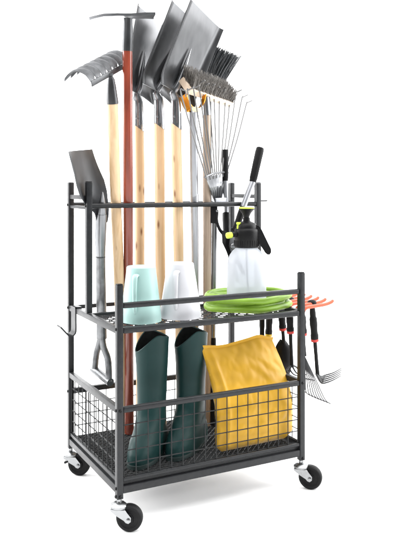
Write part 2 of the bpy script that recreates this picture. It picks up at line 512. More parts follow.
def handle(parent, u_bot, u_top, v_top, yb, r, m, yt=YT, zb=None, wob=0.0015, name='handle', r_top=None, v_bot=None, seg=18, shear1=None):
    p0 = leanz(u_bot, ZF if zb is None else zb, yb, yt)
    if v_bot is not None: p0 = lean(u_bot, v_bot, yb, yt)
    p1 = lean(u_top, v_top, yb, yt)
    n = 22
    sd = random.random() * 50
    pts, rr = [], []
    for i in range(n + 1):
        t = i / n
        p = lerp(p0, p1, t)
        if 0 < i < n:
            p = p + V((noise.noise(V((sd, t * 3, 0))), noise.noise(V((sd + 9, t * 3, 0))), 0)) * wob
        pts.append(p); rr.append(lerp(r, r_top or r, t))
    if wob and m.startswith('wood'):
        pts.insert(0, lerp(p0, p1, -.004)); rr.insert(0, r * .75)
    bb = MB(); bb.tube(pts, rr, seg=seg, shear1=shear1)
    return bb.build(name, M[m], parent), p0, p1

# --- rake with seven broad curved tines
yb = .365
base = leanz(124.3, ZF, yb, YT)
rk = thing('garden_rake', 'rake with seven broad curved steel tines on a knotty pale pine handle, far left', 'rake', base)
handle(rk, 124.3, 112.2, 100, yb, .0158, 'wood')
a, c = lean(112.6, 104, yb, YT), lean(110.8, 76, yb, YT)
tube_part('socket', [a, lerp(a, c, .12), lerp(a, c, .6), lerp(a, c, .88), c], [.0168, .0168, .0135, .0105, .006], 'steel_dark', rk, seg=18, shear0=V((.0, .0, 0)))
hc = lean(110.5, 74, yb, YT)
barv = cam(.086, .082, .15) * 1.0
bd = barv.normalized()
bb = MB()
hb = hc + cam(0, .002, 0)
tv = cam(-.073, .000, -.03)
bb.beam(hb - barv * .50, hb + barv * .50, .016, .0035, cam(.0, 1, -.25), .0008)
bb.build('head_bar', M['steel_dark'], rk)
bb = MB(); bb.tube([c, hb], [.008, .009], seg=10); bb.build('neck', M['steel_dark'], rk)
for k in range(7):
    t = -.46 + .92 * k / 6
    r0 = hb + barv * t + cam(0, .006, 0)
    prof = [(0, 0, .0085), (.05, .010, .0128), (.20, .023, .0143), (.46, .029, .0143), (.74, .022, .0142), (.92, .007, .0110), (1.0, -.004, .0025)]
    rows = []
    P = bez([r0 + tv * s + UP * h for s, h, w in prof], 4)
    n = len(P)
    for i, p in enumerate(P):
        q = i / (n - 1) * (len(prof) - 1); j = min(int(q), len(prof) - 2)
        w = lerp(prof[j][2], prof[j + 1][2], q - j)
        bow = UP * .0030
        rows.append([p - bd * w, p - bd * w * .5 + bow, p + bow * 1.3, p + bd * w * .5 + bow, p + bd * w])
    bb = MB(); bb.sheet(rows, .0036); bb.build('tine', M['tine_enamel'], rk, angle=60)

# --- pick hoe with red-brown handle
yb = .345
base = leanz(129.2, ZF, yb, YT)
ho = thing('pick_hoe', 'hoe with red-brown varnished handle, black socket and a thin pointed flat blade on top', 'hoe', base)
handle(ho, 129.2, 127.4, 50, yb, .0146, 'red', wob=.0006)
a, c = lean(127.4, 51, yb, YT), lean(128.2, 18, yb, YT)
tube_part('socket', [a, lerp(a, c, .5), c], [.0156, .0152, .0128], 'steel_dark', ho, seg=18)
hc = lean(128.2, 18, yb, YT)
prof = [(-.108, -.010, .003), (-.098, -.0075, .008), (-.070, -.001, .014), (-.03, .0015, .017), (0, .002, .018), (.03, .004, .020), (.052, .006, .023), (.075, .0065, .026)]
rows = []
for s, h, w in prof:
    p = hc + cam(s, h, s * .18)
    wd = cam(-.18, 0, 1)
    rows.append([p - wd * w, p - wd * w * .5 + UP * .001, p + UP * .0015, p + wd * w * .5 + UP * .001, p + wd * w])
bb = MB(); bb.sheet(rows, .0078); bb.build('blade', M['steel_light'], ho, angle=50)

# --- three square shovels
def shovel(label, u_b, u_t, v_fer, v_neck, du_neck, Lv, Wv, yb, seed, yt=YT, mname='steel'):
    base = leanz(u_b, ZF, yb, yt)
    sh = thing('square_shovel', label, 'shovel', base, 'square shovels standing upright in the rack')
    random.seed(seed)
    handle(sh, u_b, u_t, v_fer - 4, yb, .0160, 'wood', yt=yt)
    a = lean(u_t + .1, v_fer, yb, yt)
    bpt = lean(u_t - .5, v_neck + 8, yb, yt)
    npt = lean(u_t + du_neck, v_neck, yb, yt)
    tip = npt + Lv * .55
    N = Lv.cross(Wv).normalized()
    if N.dot(FWD) > 0: N = -N
    # ferrule + neck + frog as one forged piece
    k1 = lerp(npt, tip, .18) + N * .004
    pts = [a, lerp(a, bpt, .5), bpt, npt + N * .003, k1 + N * .004, lerp(npt, tip, .55) + N * .007, tip + N * .002]
    rr = [.0172, .0168, .0150, .0122, .0105, .0075, .0012]
    P = bez(pts, 5); n = len(P)
    R = []
    for i in range(n):
        q = i / (n - 1) * (len(rr) - 1); j = min(int(q), len(rr) - 2)
        R.append(lerp(rr[j], rr[j + 1], q - j))
    bb = MB(); bb.tube(P, R, seg=16, shear0=RIGHT * -.75)
    # folded seam up the ferrule
    bb.tube([lerp(a, bpt, t) + (-FWD) * (.0166 - .001 * t) + RIGHT * .004 for t in (0.1, .5, .95)], .0022, seg=6)
    bb.build('socket', M['socket'], sh)
    # blade
    Wn = Wv.normalized(); hw = Wv.length / 2
    rows = []
    nu, nv = 20, 22
    for i in range(nv + 1):
        t = i / nv
        row = []
        for k in range(nu + 1):
            s = -1 + 2 * k / nu
            edge = max(0.0, (abs(s) - .80) / .20)
            w = s * hw * (.93 + .07 * t)
            lift = .017 * edge ** 1.5 * (1 - .45 * t) + .004 * s * s
            dish = -.004 * math.sin(math.pi * min(1, t * 1.15)) * (1 - s * s)
            shoulder = .014 * max(0, (.12 - t) / .12) ** 1.5        # turned step at the shoulder
            droop = -.010 * abs(s) ** 2 * max(0, 1 - t * 3)
            row.append(npt + Lv * t + Wn * (w - math.copysign(.006 * edge ** 2, s)) + N * (lift + dish + shoulder) + Lv.normalized() * droop)
        rows.append(row)
    bb = MB(); bb.sheet(rows, .0020)
    bb.build('blade', M[mname], sh, angle=50)
    # rivet
    bb = MB(); rp = lerp(a, bpt, .35); bb.lathe([(.0035, 0), (.003, .0015), (.001, .002)], rp - FWD * .0166 - RIGHT * .004, -FWD, 10); bb.build('rivet', M['steel_light'], sh)
    return sh

L3, W3 = cam(.099, .247, .036), cam(.106, -.066, .165)
shovel('square steel shovel with its blade in front of the other two shovels, touching the brush', 182.0, 176.2, 126, 92, -3.6, L3, W3, .305, 3)
L2, W2 = cam(.100, .247, .036), cam(.114, -.068, .165)
shovel('square steel shovel in the middle, its blade half hidden by the frontmost shovel', 161.5, 159.2, 126, 92, -3.6, L2, W2, .330, 11, yt=.318)
L1, W1 = cam(.050, .248, .020), cam(.098, -.045, .172)
shovel('darker square shovel, rearmost of the three, behind the red-handled hoe', 141.5, 138.8, 128, 94, -3.0, L1, W1, .372, 19, yt=.366, mname='steel')

# --- all-metal spade with D grip, standing upside down
yb = .395
base = leanz(102, .190, yb, YT)
sp = thing('metal_spade', 'all-metal grey spade stood blade-up with its D-shaped grip at the bottom', 'spade', base)
g_l, g_r = lean(93.5, 372, yb, YT), lean(109.5, 379.5, yb, YT)
yk = lean(101.8, 334, yb, YT)
gdir = cam(.060, -.006, -.06)
gc = lean(101.8, 375.5, yb, YT)
gl, gr = gc - gdir * .42, gc + gdir * .42
gl, gr = gc + cam(-.026, .010, .03), gc + cam(.026, -.010, -.03)
bb = MB()
bb.tube(bez([yk, lean(98.5, 346, yb, YT) + cam(0, 0, .01), lean(95.2, 356, yb, YT) + cam(0, 0, .026), gl], 6), .0105, seg=12)
bb.tube(bez([yk, lean(104.0, 346, yb, YT) - cam(0, 0, .01), lean(109.0, 358, yb, YT) - cam(0, 0, .026), gr], 6), .0105, seg=12)
bb.tube([gl - (gr - gl) * .10, gr + (gr - gl) * .10], .0128, seg=14)
bb.build('grip', M['galv'], sp)
p257 = lean(100.6, 257, yb, YT)
tube_part('lower_shaft', [lean(101.8, 338, yb, YT), p257], [.0160, .0140], 'galv', sp, seg=18)
ptop = lean(101.5, 214, yb, YT)
tube_part('shaft', [p257 + UP * .001, lean(100.4, 240, yb, YT), ptop], [.0142, .0165, .0165], 'steel_light', sp, seg=18)
bb = MB(); bb.tube([p257 - UP * .0012, p257 + UP * .0016], .0152, seg=18); bb.build('collar', M['steel_dark'], sp)
# blade: rows from the neck to the cutting edge, given as centre, half-width vector, dish
rowspec = [  # (u, v, half right, half up, half depth, dish)
    (101.8, 222, .0145, .000, .004, .008), (100.6, 212, .0185, .001, .012, .013), (95.0, 203, .029, .003, .025, .019), (90.6, 193, .032, .006, .045, .022), (86.6, 183, .030, .008, .060, .026),
    (82.4, 172, .0240, .009, .066, .028), (79.3, 162, .0215, .009, .070, .027), (77.2, 150.5, .0205, .007, .076, .020)]
cs = bez([lean(u, v, yb, YT) for u, v, *_ in rowspec], 4)
n = len(cs); rows = []
for i, p in enumerate(cs):
    q = i / (n - 1) * (len(rowspec) - 1); j = min(int(q), len(rowspec) - 2); f = q - j
    hr, hu, hd, ds = [lerp(rowspec[j][k], rowspec[j + 1][k], f) for k in (2, 3, 4, 5)]
    wv = cam(hr, hu, hd)
    d = (cs[min(i + 1, n - 1)] - cs[max(i - 1, 0)]).normalized()
    nn = wv.cross(d).normalized()
    if nn.dot(RIGHT) < 0: nn = -nn
    row = []
    for k in range(15):
        s = -1 + 2 * k / 14
        row.append(p + wv * s + nn * (ds * (s * s - .4)))
    rows.append(row)
bb = MB(); bb.sheet(rows, .0022); bb.build('blade', M['spade'], sp, angle=60)
# socket running up into the blade
bb = MB(); bb.tube([ptop, lean(102.6, 205, yb, YT) - cam(.0, 0, .008), lean(103.0, 192, yb, YT) - cam(0, 0, .012)], [.0152, .0115, .002], seg=14)
bb.build('socket', M['steel_light'], sp)

# --- aluminium pole with an amber stirrup head
yb = .355
base = leanz(196, ZF, yb, YT)
st = thing('stirrup_hoe', 'stirrup hoe on a straight aluminium pole, its amber loop below the broom block', 'hoe', base)
handle(st, 196.2, 193.4, 112, yb, .0128, 'alu', wob=0, seg=16)
bb = MB(); q = lean(194.4, 198, yb, YT); bb.tube([q - UP * .012, q + UP * .012], .0139, seg=16); bb.build('joint_collar', M['alu'], st)
apex = lean(194.5, 109, yb, YT)
def band(pts, w, name, m):
    P = bez(pts, 6)
    bb = MB(); rows = [[p - cam(w * .55, w * .3, -w * .5), p, p + cam(w * .55, w * .3, -w * .5)] for p in P]
    bb.sheet(rows, .0025); return bb.build(name, M[m], st, angle=60)
band([lean(183.5, 95, yb, YT), lean(186.0, 103, yb, YT), lean(190, 109, yb, YT), apex], .019, 'loop_blade', 'amber')
band([apex, lean(199.5, 107, yb, YT), lean(202.5, 102, yb, YT), lean(204, 95, yb, YT)], .011, 'loop_blade', 'amber')
bb = MB(); bb.beam(lean(191.5, 109, yb, YT) - FWD * .012, lean(200.5, 111, yb, YT) - FWD * .012, .014, .010, UP, .002); bb.build('clamp', M['cream'], st)

# --- push broom
yb = .300
base = leanz(208, ZF, yb, YT)
br = thing('push_broom', 'push broom with a bare wooden block of dark grey bristles on a wooden pole', 'broom', base)
handle(br, 207.8, 206.6, 113, yb, .0142, 'wood_grey', wob=.001, r_top=.0125)
a, c = lean(206.6, 115, yb, YT), lean(205.8, 97, yb, YT)
tube_part('ferrule', [a, c], [.0135, .0105], 'steel_light', br, seg=16)
hc = lean(205.5, 96, yb, YT)
AX = cam(.138, -.016, .235); AXn = AX.normalized()
CR = cam(-.030, .046, .020); CR = CR - AXn * CR.dot(AXn); CRn = CR.normalized()
NR = AXn.cross(CRn).normalized()
if NR.dot(UP) < 0: NR = -NR
blk0 = lean(187.5, 91, yb, YT)
A0 = hc - AX * .37; 
bb = MB(); bb.beam(A0 + CRn * .022, A0 + AX + CRn * .022, .052, .022, CRn, .003); bb.build('block', M['wood_block'], br)
bb = MB()
random.seed(5)
for i in range(30):
    for j in range(6):
        o = A0 + AX * ((i + .5) / 30) + CRn * (.0225 + (j - 2.5) * .0085) + NR * .010
        sp_ = (i - 14.5) / 15
        for k in range(8):
            d = (NR * .35 + UP * .75 + AXn * (sp_ * .12 - .04 + random.gauss(0, .07)) + CRn * ((j - 2.5) * .08 + random.gauss(0, .07))).normalized()
            ln = .038 + random.uniform(-.006, .006)
            p = o + AXn * random.gauss(0, .002) + CRn * random.gauss(0, .002)
            bb.tube([p, p + d * ln], [.0011, .0006], seg=3)
bb.build('bristles', M['bristle_grey'], br)

# --- stiff black broom behind
yb = .392
base = leanz(209.5, ZF, yb, D - .02)
kb = thing('stiff_brush', 'stiff black bristle brush showing between the shovel blade and the push broom', 'brush', base)
YK = D - .024
handle(kb, 209.2, 208.6, 92, yb, .0095, 'black', yt=YK, wob=0, seg=12)
o0 = lean(211, 84, yb, YK)
kA = cam(.074, -.018, .06)
bb = MB(); bb.beam(o0 - kA * .6, o0 + kA * .6, .022, .034, UP, .004); bb.build('block', M['black'], kb)
bb = MB()
random.seed(8)
for i in range(16):
    for j in range(4):
        o = o0 + kA * (-.55 + 1.1 * (i + .5) / 16) + cam(0, .008, (j - 1.5) * .008)
        d0 = cam(.040, .104, 0) + kA * (.14 * (i - 6.5) / 7)
        for k in range(7):
            d = d0 + V((random.gauss(0, .006), random.gauss(0, .006), random.gauss(0, .004)))
            bend = cam(random.uniform(0, .008), 0, 0)
            bb.tube([o, o + d * .5 - bend, o + d], [.0016, .0014, .0008], seg=4)
bb.build('bristles', M['bristle_black'], kb)

# --- wire leaf rake
yb = .285
base = leanz(213, ZF, yb, YT)
lr = thing('leaf_rake', 'leaf rake with a fan of thin hooked wire tines on a slim steel pole', 'rake', base)
handle(lr, 213.2, 214.6, 205, yb, .0082, 'steel_light', yt=YT, wob=0, seg=14, v_bot=338)
g0, g1 = leanz(213, ZF, yb, YT), lean(213.2, 337.5, yb, YT)
tube_part('grip', [g0, lerp(g0, g1, .02), lerp(g0, g1, .98), g1], [.008, .0095, .0095, .0085], 'rubber', lr, seg=14)
# slider with its lever
c0 = lean(213.5, 215, yb, YT)
bb = MB(); bb.beam(lean(213.3, 223, yb, YT) - FWD * .004, lean(213.6, 206, yb, YT) - FWD * .004, .024, .026, RIGHT, .004); bb.build('slider', M['black'], lr)
bb = MB(); bb.tube(bez([lean(217, 211, yb, YT) - FWD * .016, lean(216.6, 220, yb, YT) - FWD * .018, lean(219, 228, yb, YT) - FWD * .02, lean(222.5, 233, yb, YT) - FWD * .02], 5), [.0055] * 16, seg=8, flat=.6)
bb.build('lever', M['black'], lr)
bb = MB(); bb.lathe([(.004, 0), (.004, .002), (.002, .003)], lean(217, 210.5, yb, YT) - FWD * .021, -FWD, 10); bb.build('rivet', M['steel_light'], lr)
# neck plate: folded sheet from the collar to the cross bar
tl, trr = lean(205.8, 177.5, yb, YT) + cam(0, 0, -.05), lean(227.5, 172.5, yb, YT) + cam(0, 0, .05)
bl_, br_ = lean(214.2, 203, yb, YT) + cam(0, 0, -.008), lean(221.5, 203, yb, YT) + cam(0, 0, .008)
rows = []
for i in range(9):
    t = i / 8
    l, r = lerp(bl_, tl, t), lerp(br_, trr, t)
    rows.append([lerp(l, r, k / 12) + cam(0, 0, -.0045 * (1 - t * .3) * (1 if k % 2 else -1)) for k in range(13)])
bb = MB(); bb.sheet(rows, .0014); bb.build('neck_plate', M['steel_light'], lr, angle=60)
tube_part('cross_bar', bez([tl + cam(-.004, 0, 0), lerp(tl, trr, .3) + UP * .006 - FWD * .006, lerp(tl, trr, .7) + UP * .006 - FWD * .006, trr + cam(.004, 0, 0)], 6), .0034, 'steel_light', lr, seg=9)
bb = MB(); bb.beam(lean(214.0, 201.5, yb, YT) - FWD * .006, lean(225.5, 201.0, yb, YT) - FWD * .0, .022, .016, UP, .003); bb.build('collar', M['alu'], lr)
tops = [(181, 93), (187.5, 91), (193.5, 89), (199, 84), (203, 87), (209, 88), (214, 90.5), (219.5, 93), (226, 91.5), (230.5, 95), (236.0, 93), (242.0, 98), (246.5, 103.5)]
nt_ = len(tops)
for k, (u, v) in enumerate(tops):
    s = k / (nt_ - 1)
    b0 = lerp(tl, trr, .06 + .88 * s) - UP * .01
    dep = lerp(-.13, .17, s)
    tp_ = lean(u, v, yb, YT) + FWD * dep
    # keep the photographed column at the new depth
    Zc = (tp_ - FWD * dep - V((CX, CY, 0))).dot(FWD)
    off = (tp_ - FWD * dep - V((CX, CY, CH)))
    tp_ = V((CX, CY, CH)) + off * ((Zc + dep) / Zc)
    hk = cam(.0185, .0085, -.020)
    if k == 0:
        pts = bez([b0, lerp(b0, tp_, .5) + cam(-.002, 0, 0), tp_, tp_ + cam(.006, .008, -.003), tp_ + cam(.014, .004, -.008), tp_ + cam(.014, -.012, -.008)], 4)
    else:
        pts = bez([b0, lerp(b0, tp_, .5) + cam(-.003 + .006 * s, 0, 0), lerp(b0, tp_, .985), tp_ + hk * .22 + UP * .001, tp_ + hk], 4)
    tube_part('tine', pts, .0022, 'tine', lr, seg=6)

# ------------------------------------------------------------------ loppers hanging behind the sprayer
yl = .225
lo = thing('loppers', 'pair of loppers with black grips and silver tube handles pointing up behind the sprayer', 'loppers', at(229, 250, yl))
yl1, yl2 = .262, .215
def lop(us, y):  # list of (u,v)
    return [at(u, v, y) for u, v in us]
piv = at(231, 246, .222)
la = [at(224.9, 150, .300), at(225.3, 181, .288), at(226.0, 213, .275), at(226.6, 240, .25)]
h1 = MB(); h1.tube([la[0] + UP * .002, la[0], lerp(la[0], la[1], .1), lerp(la[0], la[1], .9), la[1]], [.009, .0112, .0118, .0098, .009], seg=16)
for k in range(12):
    a = 2 * math.pi * k / 12
    o = V((math.cos(a), math.sin(a), 0)) * .0108
    h1.tube([la[0] + o * .98, lerp(la[0], la[1], .9) + o * .85], .0013, seg=4)
h1.build('grip', M['rubber'], lo)
tube_part('handle', [la[1] - UP * .001 * -1, la[2]], .0082, 'alu', lo, seg=14)
tube_part('ferrule', [la[2], lerp(la[2], la[3], .3), la[3]], [.0118, .0122, .0100], 'black', lo, seg=14)
lb = [at(260.2, 148, .232), at(252.6, 182, .228), at(243.2, 207, .222), at(235, 231, .222)]
h1 = MB(); h1.tube([lb[0] + (lb[0] - lb[1]) * .02, lb[0], lerp(lb[0], lb[1], .1), lerp(lb[0], lb[1], .5), lerp(lb[0], lb[1], .96), lb[1]], [.009, .0125, .0138, .0125, .0118, .0105], seg=18)
d = (lb[1] - lb[0]).normalized()
fx, fy = frame_of(d)
for k in range(14):
    a = 2 * math.pi * k / 14
    o = (fx * math.cos(a) + fy * math.sin(a)) * .0122
    h1.tube([lerp(lb[0], lb[1], .12) + o * 1.04, lerp(lb[0], lb[1], .92) + o * .94], .0012, seg=4)
h1.build('grip', M['rubber'], lo)
tube_part('handle', [lb[1], lb[2]], .0100, 'alu', lo, seg=16)
tube_part('ferrule', [lb[2], lerp(lb[2], lb[3], .4), lb[3]], [.0110, .0115, .0100], 'black', lo, seg=14)
# jaws: two curved blades crossing at the pivot, tips down
def jaw(outl, y, th, name, m):
    bb = MB()
    va = [bb.bm.verts.new(at(u, v, y)) for u, v in outl]; vb = [bb.bm.verts.new(at(u, v, y) + FWD * th) for u, v in outl]
    n = len(outl)
    bb.bm.faces.new(va); bb.bm.faces.new(vb[::-1])
    for k in range(n): bb.bm.faces.new((va[k], va[(k + 1) % n], vb[(k + 1) % n], vb[k]))
    bmesh.ops.bevel(bb.bm, geom=[ed for ed in bb.bm.edges], offset=.001, segments=1, affect='EDGES')
    return bb.build(name, M[m], lo)
jaw([(221.5, 230), (230, 233), (236, 242), (234, 252), (236, 266), (240, 284), (236, 282), (230.5, 268), (228, 256), (226, 250), (222.3, 243)], .236, .006, 'jaw', 'black')
jaw([(231, 228), (240, 226), (240, 236), (236, 248), (240, 262), (247, 276), (242, 274), (233, 258), (229, 246)], .226, .006, 'jaw', 'steel_dark')
bb = MB(); bb.lathe([(.008, 0), (.008, .003), (.005, .005)], at(233, 246, .222), -FWD, 14); bb.build('pivot_bolt', M['steel_light'], lo)

# ------------------------------------------------------------------ on the shelf
def pitcher(label, mname, u, y, rt, rb, h, hang, grp):
    o = V((colx(u, y), y, ZSH))
    root = thing('watering_jug', label, 'jug', o, grp)
    bb = MB()
    prof = [(rb - .003, .0), (rb, .0015), (rb - .0008, .006)]
    for k in range(1, 12):
        t = k / 12; prof.append((lerp(rb, rt, t ** 1.06), lerp(.006, h - .004, t)))
    prof += [(rt + .0005, h - .003), (rt - .002, h - .0005), (rt - .006, h)]
    prof += [(rt - .012, h - .0022), (.002, h - .0022)]
    bb.lathe(prof, o, seg=56, sx=1.0)
    bb.build('body', M[mname], root)
    d = cam(math.cos(hang), 0, math.sin(hang))
    sd = V((-d.y, d.x, 0))
    def wall(t): return o + d * lerp(rb, rt, t) + UP * (h * t)
    P = bez([wall(.86) - d * .004, wall(.855) + d * .008, wall(.80) + d * .013, wall(.62) + d * .013, wall(.42) + d * .009, wall(.28) + d * .004, wall(.20) - d * .002], 6)
    bb = MB(); n = len(P)
    rows = []
    for i, p in enumerate(P):
        t = i / (n - 1); w = lerp(.0085, .0045, t)
        dd = (P[min(i + 1, n - 1)] - P[max(i - 1, 0)]).normalized()
        nn = sd.cross(dd).normalized()
        rows.append([p + sd * math.cos(a) * w + nn * math.sin(a) * .0045 for a in [2 * math.pi * k / 14 for k in range(14)]])
    bb.sheet(rows, 0, closed_u=True)
    bb.build('handle', M[mname], root)
    return root
GJ = 'upside-down watering jugs on the shelf'
pitcher('mint green plastic jug turned upside down on the shelf', 'mint', 141.2, .083, .0395, .0560, .151, math.radians(-103), GJ)
pitcher('white plastic jug turned upside down on the shelf', 'white', 180.5, .088, .0370, .0590, .154, math.radians(-102), GJ)

# sprayer bottle
oy = .118
so = V((colx(246.5, oy), oy, ZSH))
spr = thing('pump_sprayer', 'frosted pump sprayer bottle with black head standing inside the green hose coil', 'sprayer', so)
sc_ = 1 / 336.0
bb = MB()
R = .0590
H = .182
bb.lathe([(.010, .004), (R - .008, .002), (R - .002, .004), (R, .010), (R + .0005, .03), (R, H * .5), (R - .0008, H - .045), (R - .003, H - .033), (R - .0085, H - .019), (R - .017, H - .007), (R - .0245, H), (.031, H + .003), (.031, H + .008)], so, seg=56)
bb.build('bottle', M['bottle'], spr)
tube_part('dip_tube', bez([so + UP * (H - .002), so + UP * H * .5 + cam(.003, 0, 0), so + UP * .012 + cam(.012, 0, 0)], 6), .003, 'white', spr, seg=10)
hb = so + UP * (H + .0035)
bb = MB()
bb.lathe([(.0325, 0), (.0338, .002), (.0338, .044), (.0325, .050), (.0290, .053), (.0285, .060), (.024, .067), (.014, .071), (.0100, .073), (.0095, .082)], hb, seg=40)
for k in range(28):
    a = 2 * math.pi * k / 28
    d = V((math.cos(a), math.sin(a), 0))
    bb.beam(hb + d * .0336 + UP * .004, hb + d * .0336 + UP * .020, .0022, .0022, d, .0004)
bb.build('collar', M['black'], spr)
pk = hb + UP * .080
bb = MB(); bb.lathe([(.0075, 0), (.0085, .006), (.0125, .014), (.0185, .021), (.0215, .0245), (.0215, .027)], pk, seg=32); bb.build('pump_knob', M['black'], spr)
bb = MB(); bb.lathe([(.0217, .0272), (.0220, .0295), (.0205, .0312), (.004, .0315)], pk, seg=32); bb.build('knob_rim', M['lime'], spr)
nd = cam(-.86, -.12, -.42).normalized()
nb = hb + UP * .0415 + nd * .026
bb = MB(); bb.lathe([(.0085, 0), (.0085, .010), (.0068, .012), (.0068, .020)], nb, nd, 20); bb.build('nozzle', M['black'], spr)
bb = MB(); bb.lathe([(.0070, .0205), (.0082, .0215), (.0085, .032), (.0078, .036), (.004, .038)], nb, nd, 20); bb.build('nozzle_tip', M['lime'], spr)
vv = hb + cam(-.0225, .056, -.012)
bb = MB(); bb.lathe([(.005, -.004), (.005, .004), (.0038, .005), (.0038, .008)], vv, (0, 0, 1), 16); bb.lathe([(.0062, .008), (.0068, .012), (.005, .014)], vv, (0, 0, 1), 16); bb.build('relief_valve', M['lime'], spr)
# trigger grip, wedge shaped, to the right
bb = MB()
outl = [(.022, .062), (.030, .062), (.040, .052), (.068, -.006), (.0665, -.017), (.060, -.021), (.052, -.016), (.036, .012), (.028, .02)]
va = [bb.bm.verts.new(hb + cam(a, z, -.011)) for a, z in outl]; vb = [bb.bm.verts.new(hb + cam(a, z, .011)) for a, z in outl]
n = len(outl); bb.bm.faces.new(va); bb.bm.faces.new(vb[::-1])
for k in range(n): bb.bm.faces.new((va[k], va[(k + 1) % n], vb[(k + 1) % n], vb[k]))
bmesh.ops.bevel(bb.bm, geom=[ed for ed in bb.bm.edges], offset=.002, segments=2, affect='EDGES')
bb.build('trigger_grip', M['black'], spr)
for ch in spr.children:          # the head a tenth larger about its own base
    if ch.name.split('.')[0] != 'bottle':
        q = hb - so
        for vtx in ch.data.vertices: vtx.co = q + (vtx.co - q) * 1.09

# hose coil
hx, hy_ = colx(247.5, .120), .120
pts = []
loops = 4.15
N_ = 260
r0 = .0092
for i in range(N_ + 1):
    t = i / N_
    a = 2 * math.pi * loops * t + math.radians(150)
    k = loops * t
    lay = [0, .4, 1.3, 2.0, 2.6]
    j = min(int(k), 3); z = lerp(lay[j], lay[j + 1], k - j)
    rad = 1.0 + .06 * math.sin(k * 1.9 + .5) - .10 * (1 if 1.0 < k < 2.0 else 0) * math.sin(math.pi * (k - 1))
    ex, ey = .124 * rad, .094 * rad
    ox, oy2 = .006 * math.sin(2 * k), .004 * math.cos(3 * k)
    sag = .0035 * math.sin(a * 2 + k)
    pts.append(V((hx + ex * math.cos(a) + ox, hy_ + ey * math.sin(a) + oy2, ZSH + r0 + z * .0125 + abs(sag))))
bb = MB(); bb.tube(pts, r0, seg=14, hint=UP)
hs = bb.build('garden_hose', M['hose'], origin=(hx, hy_, ZSH))
tag(hs, 'lime green garden hose lying coiled on the shelf around the sprayer', 'hose')

# ------------------------------------------------------------------ in the basket
def boot(label, u, y, toe_ang, tilt, hgt, dip=math.radians(176)):
    o = V((colx(u, y), y, ZF))
    root = thing('rubber_boot', label, 'boot', o, 'green rubber boots in the basket')
    td = V((math.cos(toe_ang), math.sin(toe_ang), 0)); sd = V((-td.y, td.x, 0))
    # rings up the boot: (centre along toe, z, half length, half width)
    spec = [(.026, .000, .112, .039), (.026, .006, .116, .0425), (.026, .018, .117, .0440), (.025, .034, .114, .0440), (.022, .052, .104, .0430), (.016, .072, .088, .0415), (.009, .094, .070, .0400),
            (.004, .118, .0560, .0395), (.001, .150, .0490, .0400), (.000, .190, .0480, .0420), (.000, .240, .0505, .0440), (.000, .290, .0530, .0462), (.000, .335, .0548, .0476), (.000, hgt, .0556, .0482)]
    nseg = 40
    rows = []
    dense = []
    for (q0, q1) in zip(spec, spec[1:]):
        for k in range(3): dense.append(tuple(lerp(q0[m_], q1[m_], k / 3) for m_ in range(4)))
    dense.append(spec[-1])
    for ci, z, a, w in dense:
        row = []
        for k in range(nseg):
            th = 2 * math.pi * k / nseg
            ca, sa = math.cos(th), math.sin(th)
            ee = .80 if z < .06 else .95
            xx = math.copysign(abs(ca) ** ee, ca) * a
            ww = math.copysign(abs(sa) ** ee, sa) * w
            if z < .08 and xx < 0: ww *= .86            # narrow heel
            if z < .08: ww *= 1 - .12 * max(0, xx / a) ** 2
            zz = z
            # top line dips on one side
            dth = (th + toe_ang - dip + math.pi) % (2 * math.pi) - math.pi
            q = max(0.0, math.cos(dth * .95)) ** 1.5
            if z > .25:
                zz = z - (.052 * q + .016 * max(0.0, -math.cos(dth)) ** 1.5) * ((z - .25) / (hgt - .25)) ** 1.2
            wr = .0022 * noise.noise(V((xx * 26, ww * 26 + u, z * 30))) if .08 < z < .3 else 0
            if .10 < z < .2: wr += .0016 * math.sin(z * 260 + 2 * ca)
            p = o + td * (ci + xx + tilt * z) + sd * (ww * (1 + wr * 12)) + UP * zz
            row.append(p)
        rows.append(row)
    bb = MB()
    # outside, rolled rim, inside
    inner = []
    cen = lambda r: sum(r, V((0, 0, 0))) / len(r)
    top = rows[-1]; c = cen(top)
    rim = [c + (p - c) * .975 + UP * .0035 for p in top]
    inn = [c + (p - c) * .93 for p in top]
    c3 = cen(rows[-12])
    deep = [c3 + (p - c3) * .9 for p in rows[-12]]
    vs = bb.sheet(rows + [rim, inn], 0, closed_u=True)
    bb.bm.faces.new(vs[0][::-1])
    bo = bb.build('boot_shaft', M['boot'], root, angle=60)
    sm_ = bo.modifiers.new('Subdivision', 'SUBSURF'); sm_.levels = sm_.render_levels = 1
    bb = MB()
    inn2 = [c + (p - c) * .928 - UP * .0004 for p in top]
    vs = bb.sheet([inn2, deep], 0, closed_u=True); bb.bm.faces.new(vs[1])
    bb.build('lining', M['lining'], root, angle=60)
    bb = MB()
    sole = []
    for dz, k_ in ((-.0015, .985), (.000, 1.03), (.010, 1.03), (.0115, 1.0)):
        c0 = cen(rows[3]); sole.append([c0 + (p - c0) * k_ + UP * (dz - p.z + o.z) for p in rows[3]])
    vs = bb.sheet(sole, 0, closed_u=True); bb.bm.faces.new(vs[0][::-1]); bb.bm.faces.new(vs[-1])
    bb.build('sole', M['sole'], root, angle=50)
    # raised cuff band
    bb = MB()
    bb2 = []
    for dz, k_ in ((0, 1.004), (.002, 1.014), (.008, 1.014), (.010, 1.004)):
        bb2.append([c + (p - c) * k_ + UP * (dz - .012) for p in top])
    return root
boot('dark green rubber boot on the left, its open top under the mint jug', 152, .165, math.radians(226), .0, .343)
boot('dark green rubber boot next to the yellow bag, under the white jug', 191.0, .165, math.radians(220), .0, .343)

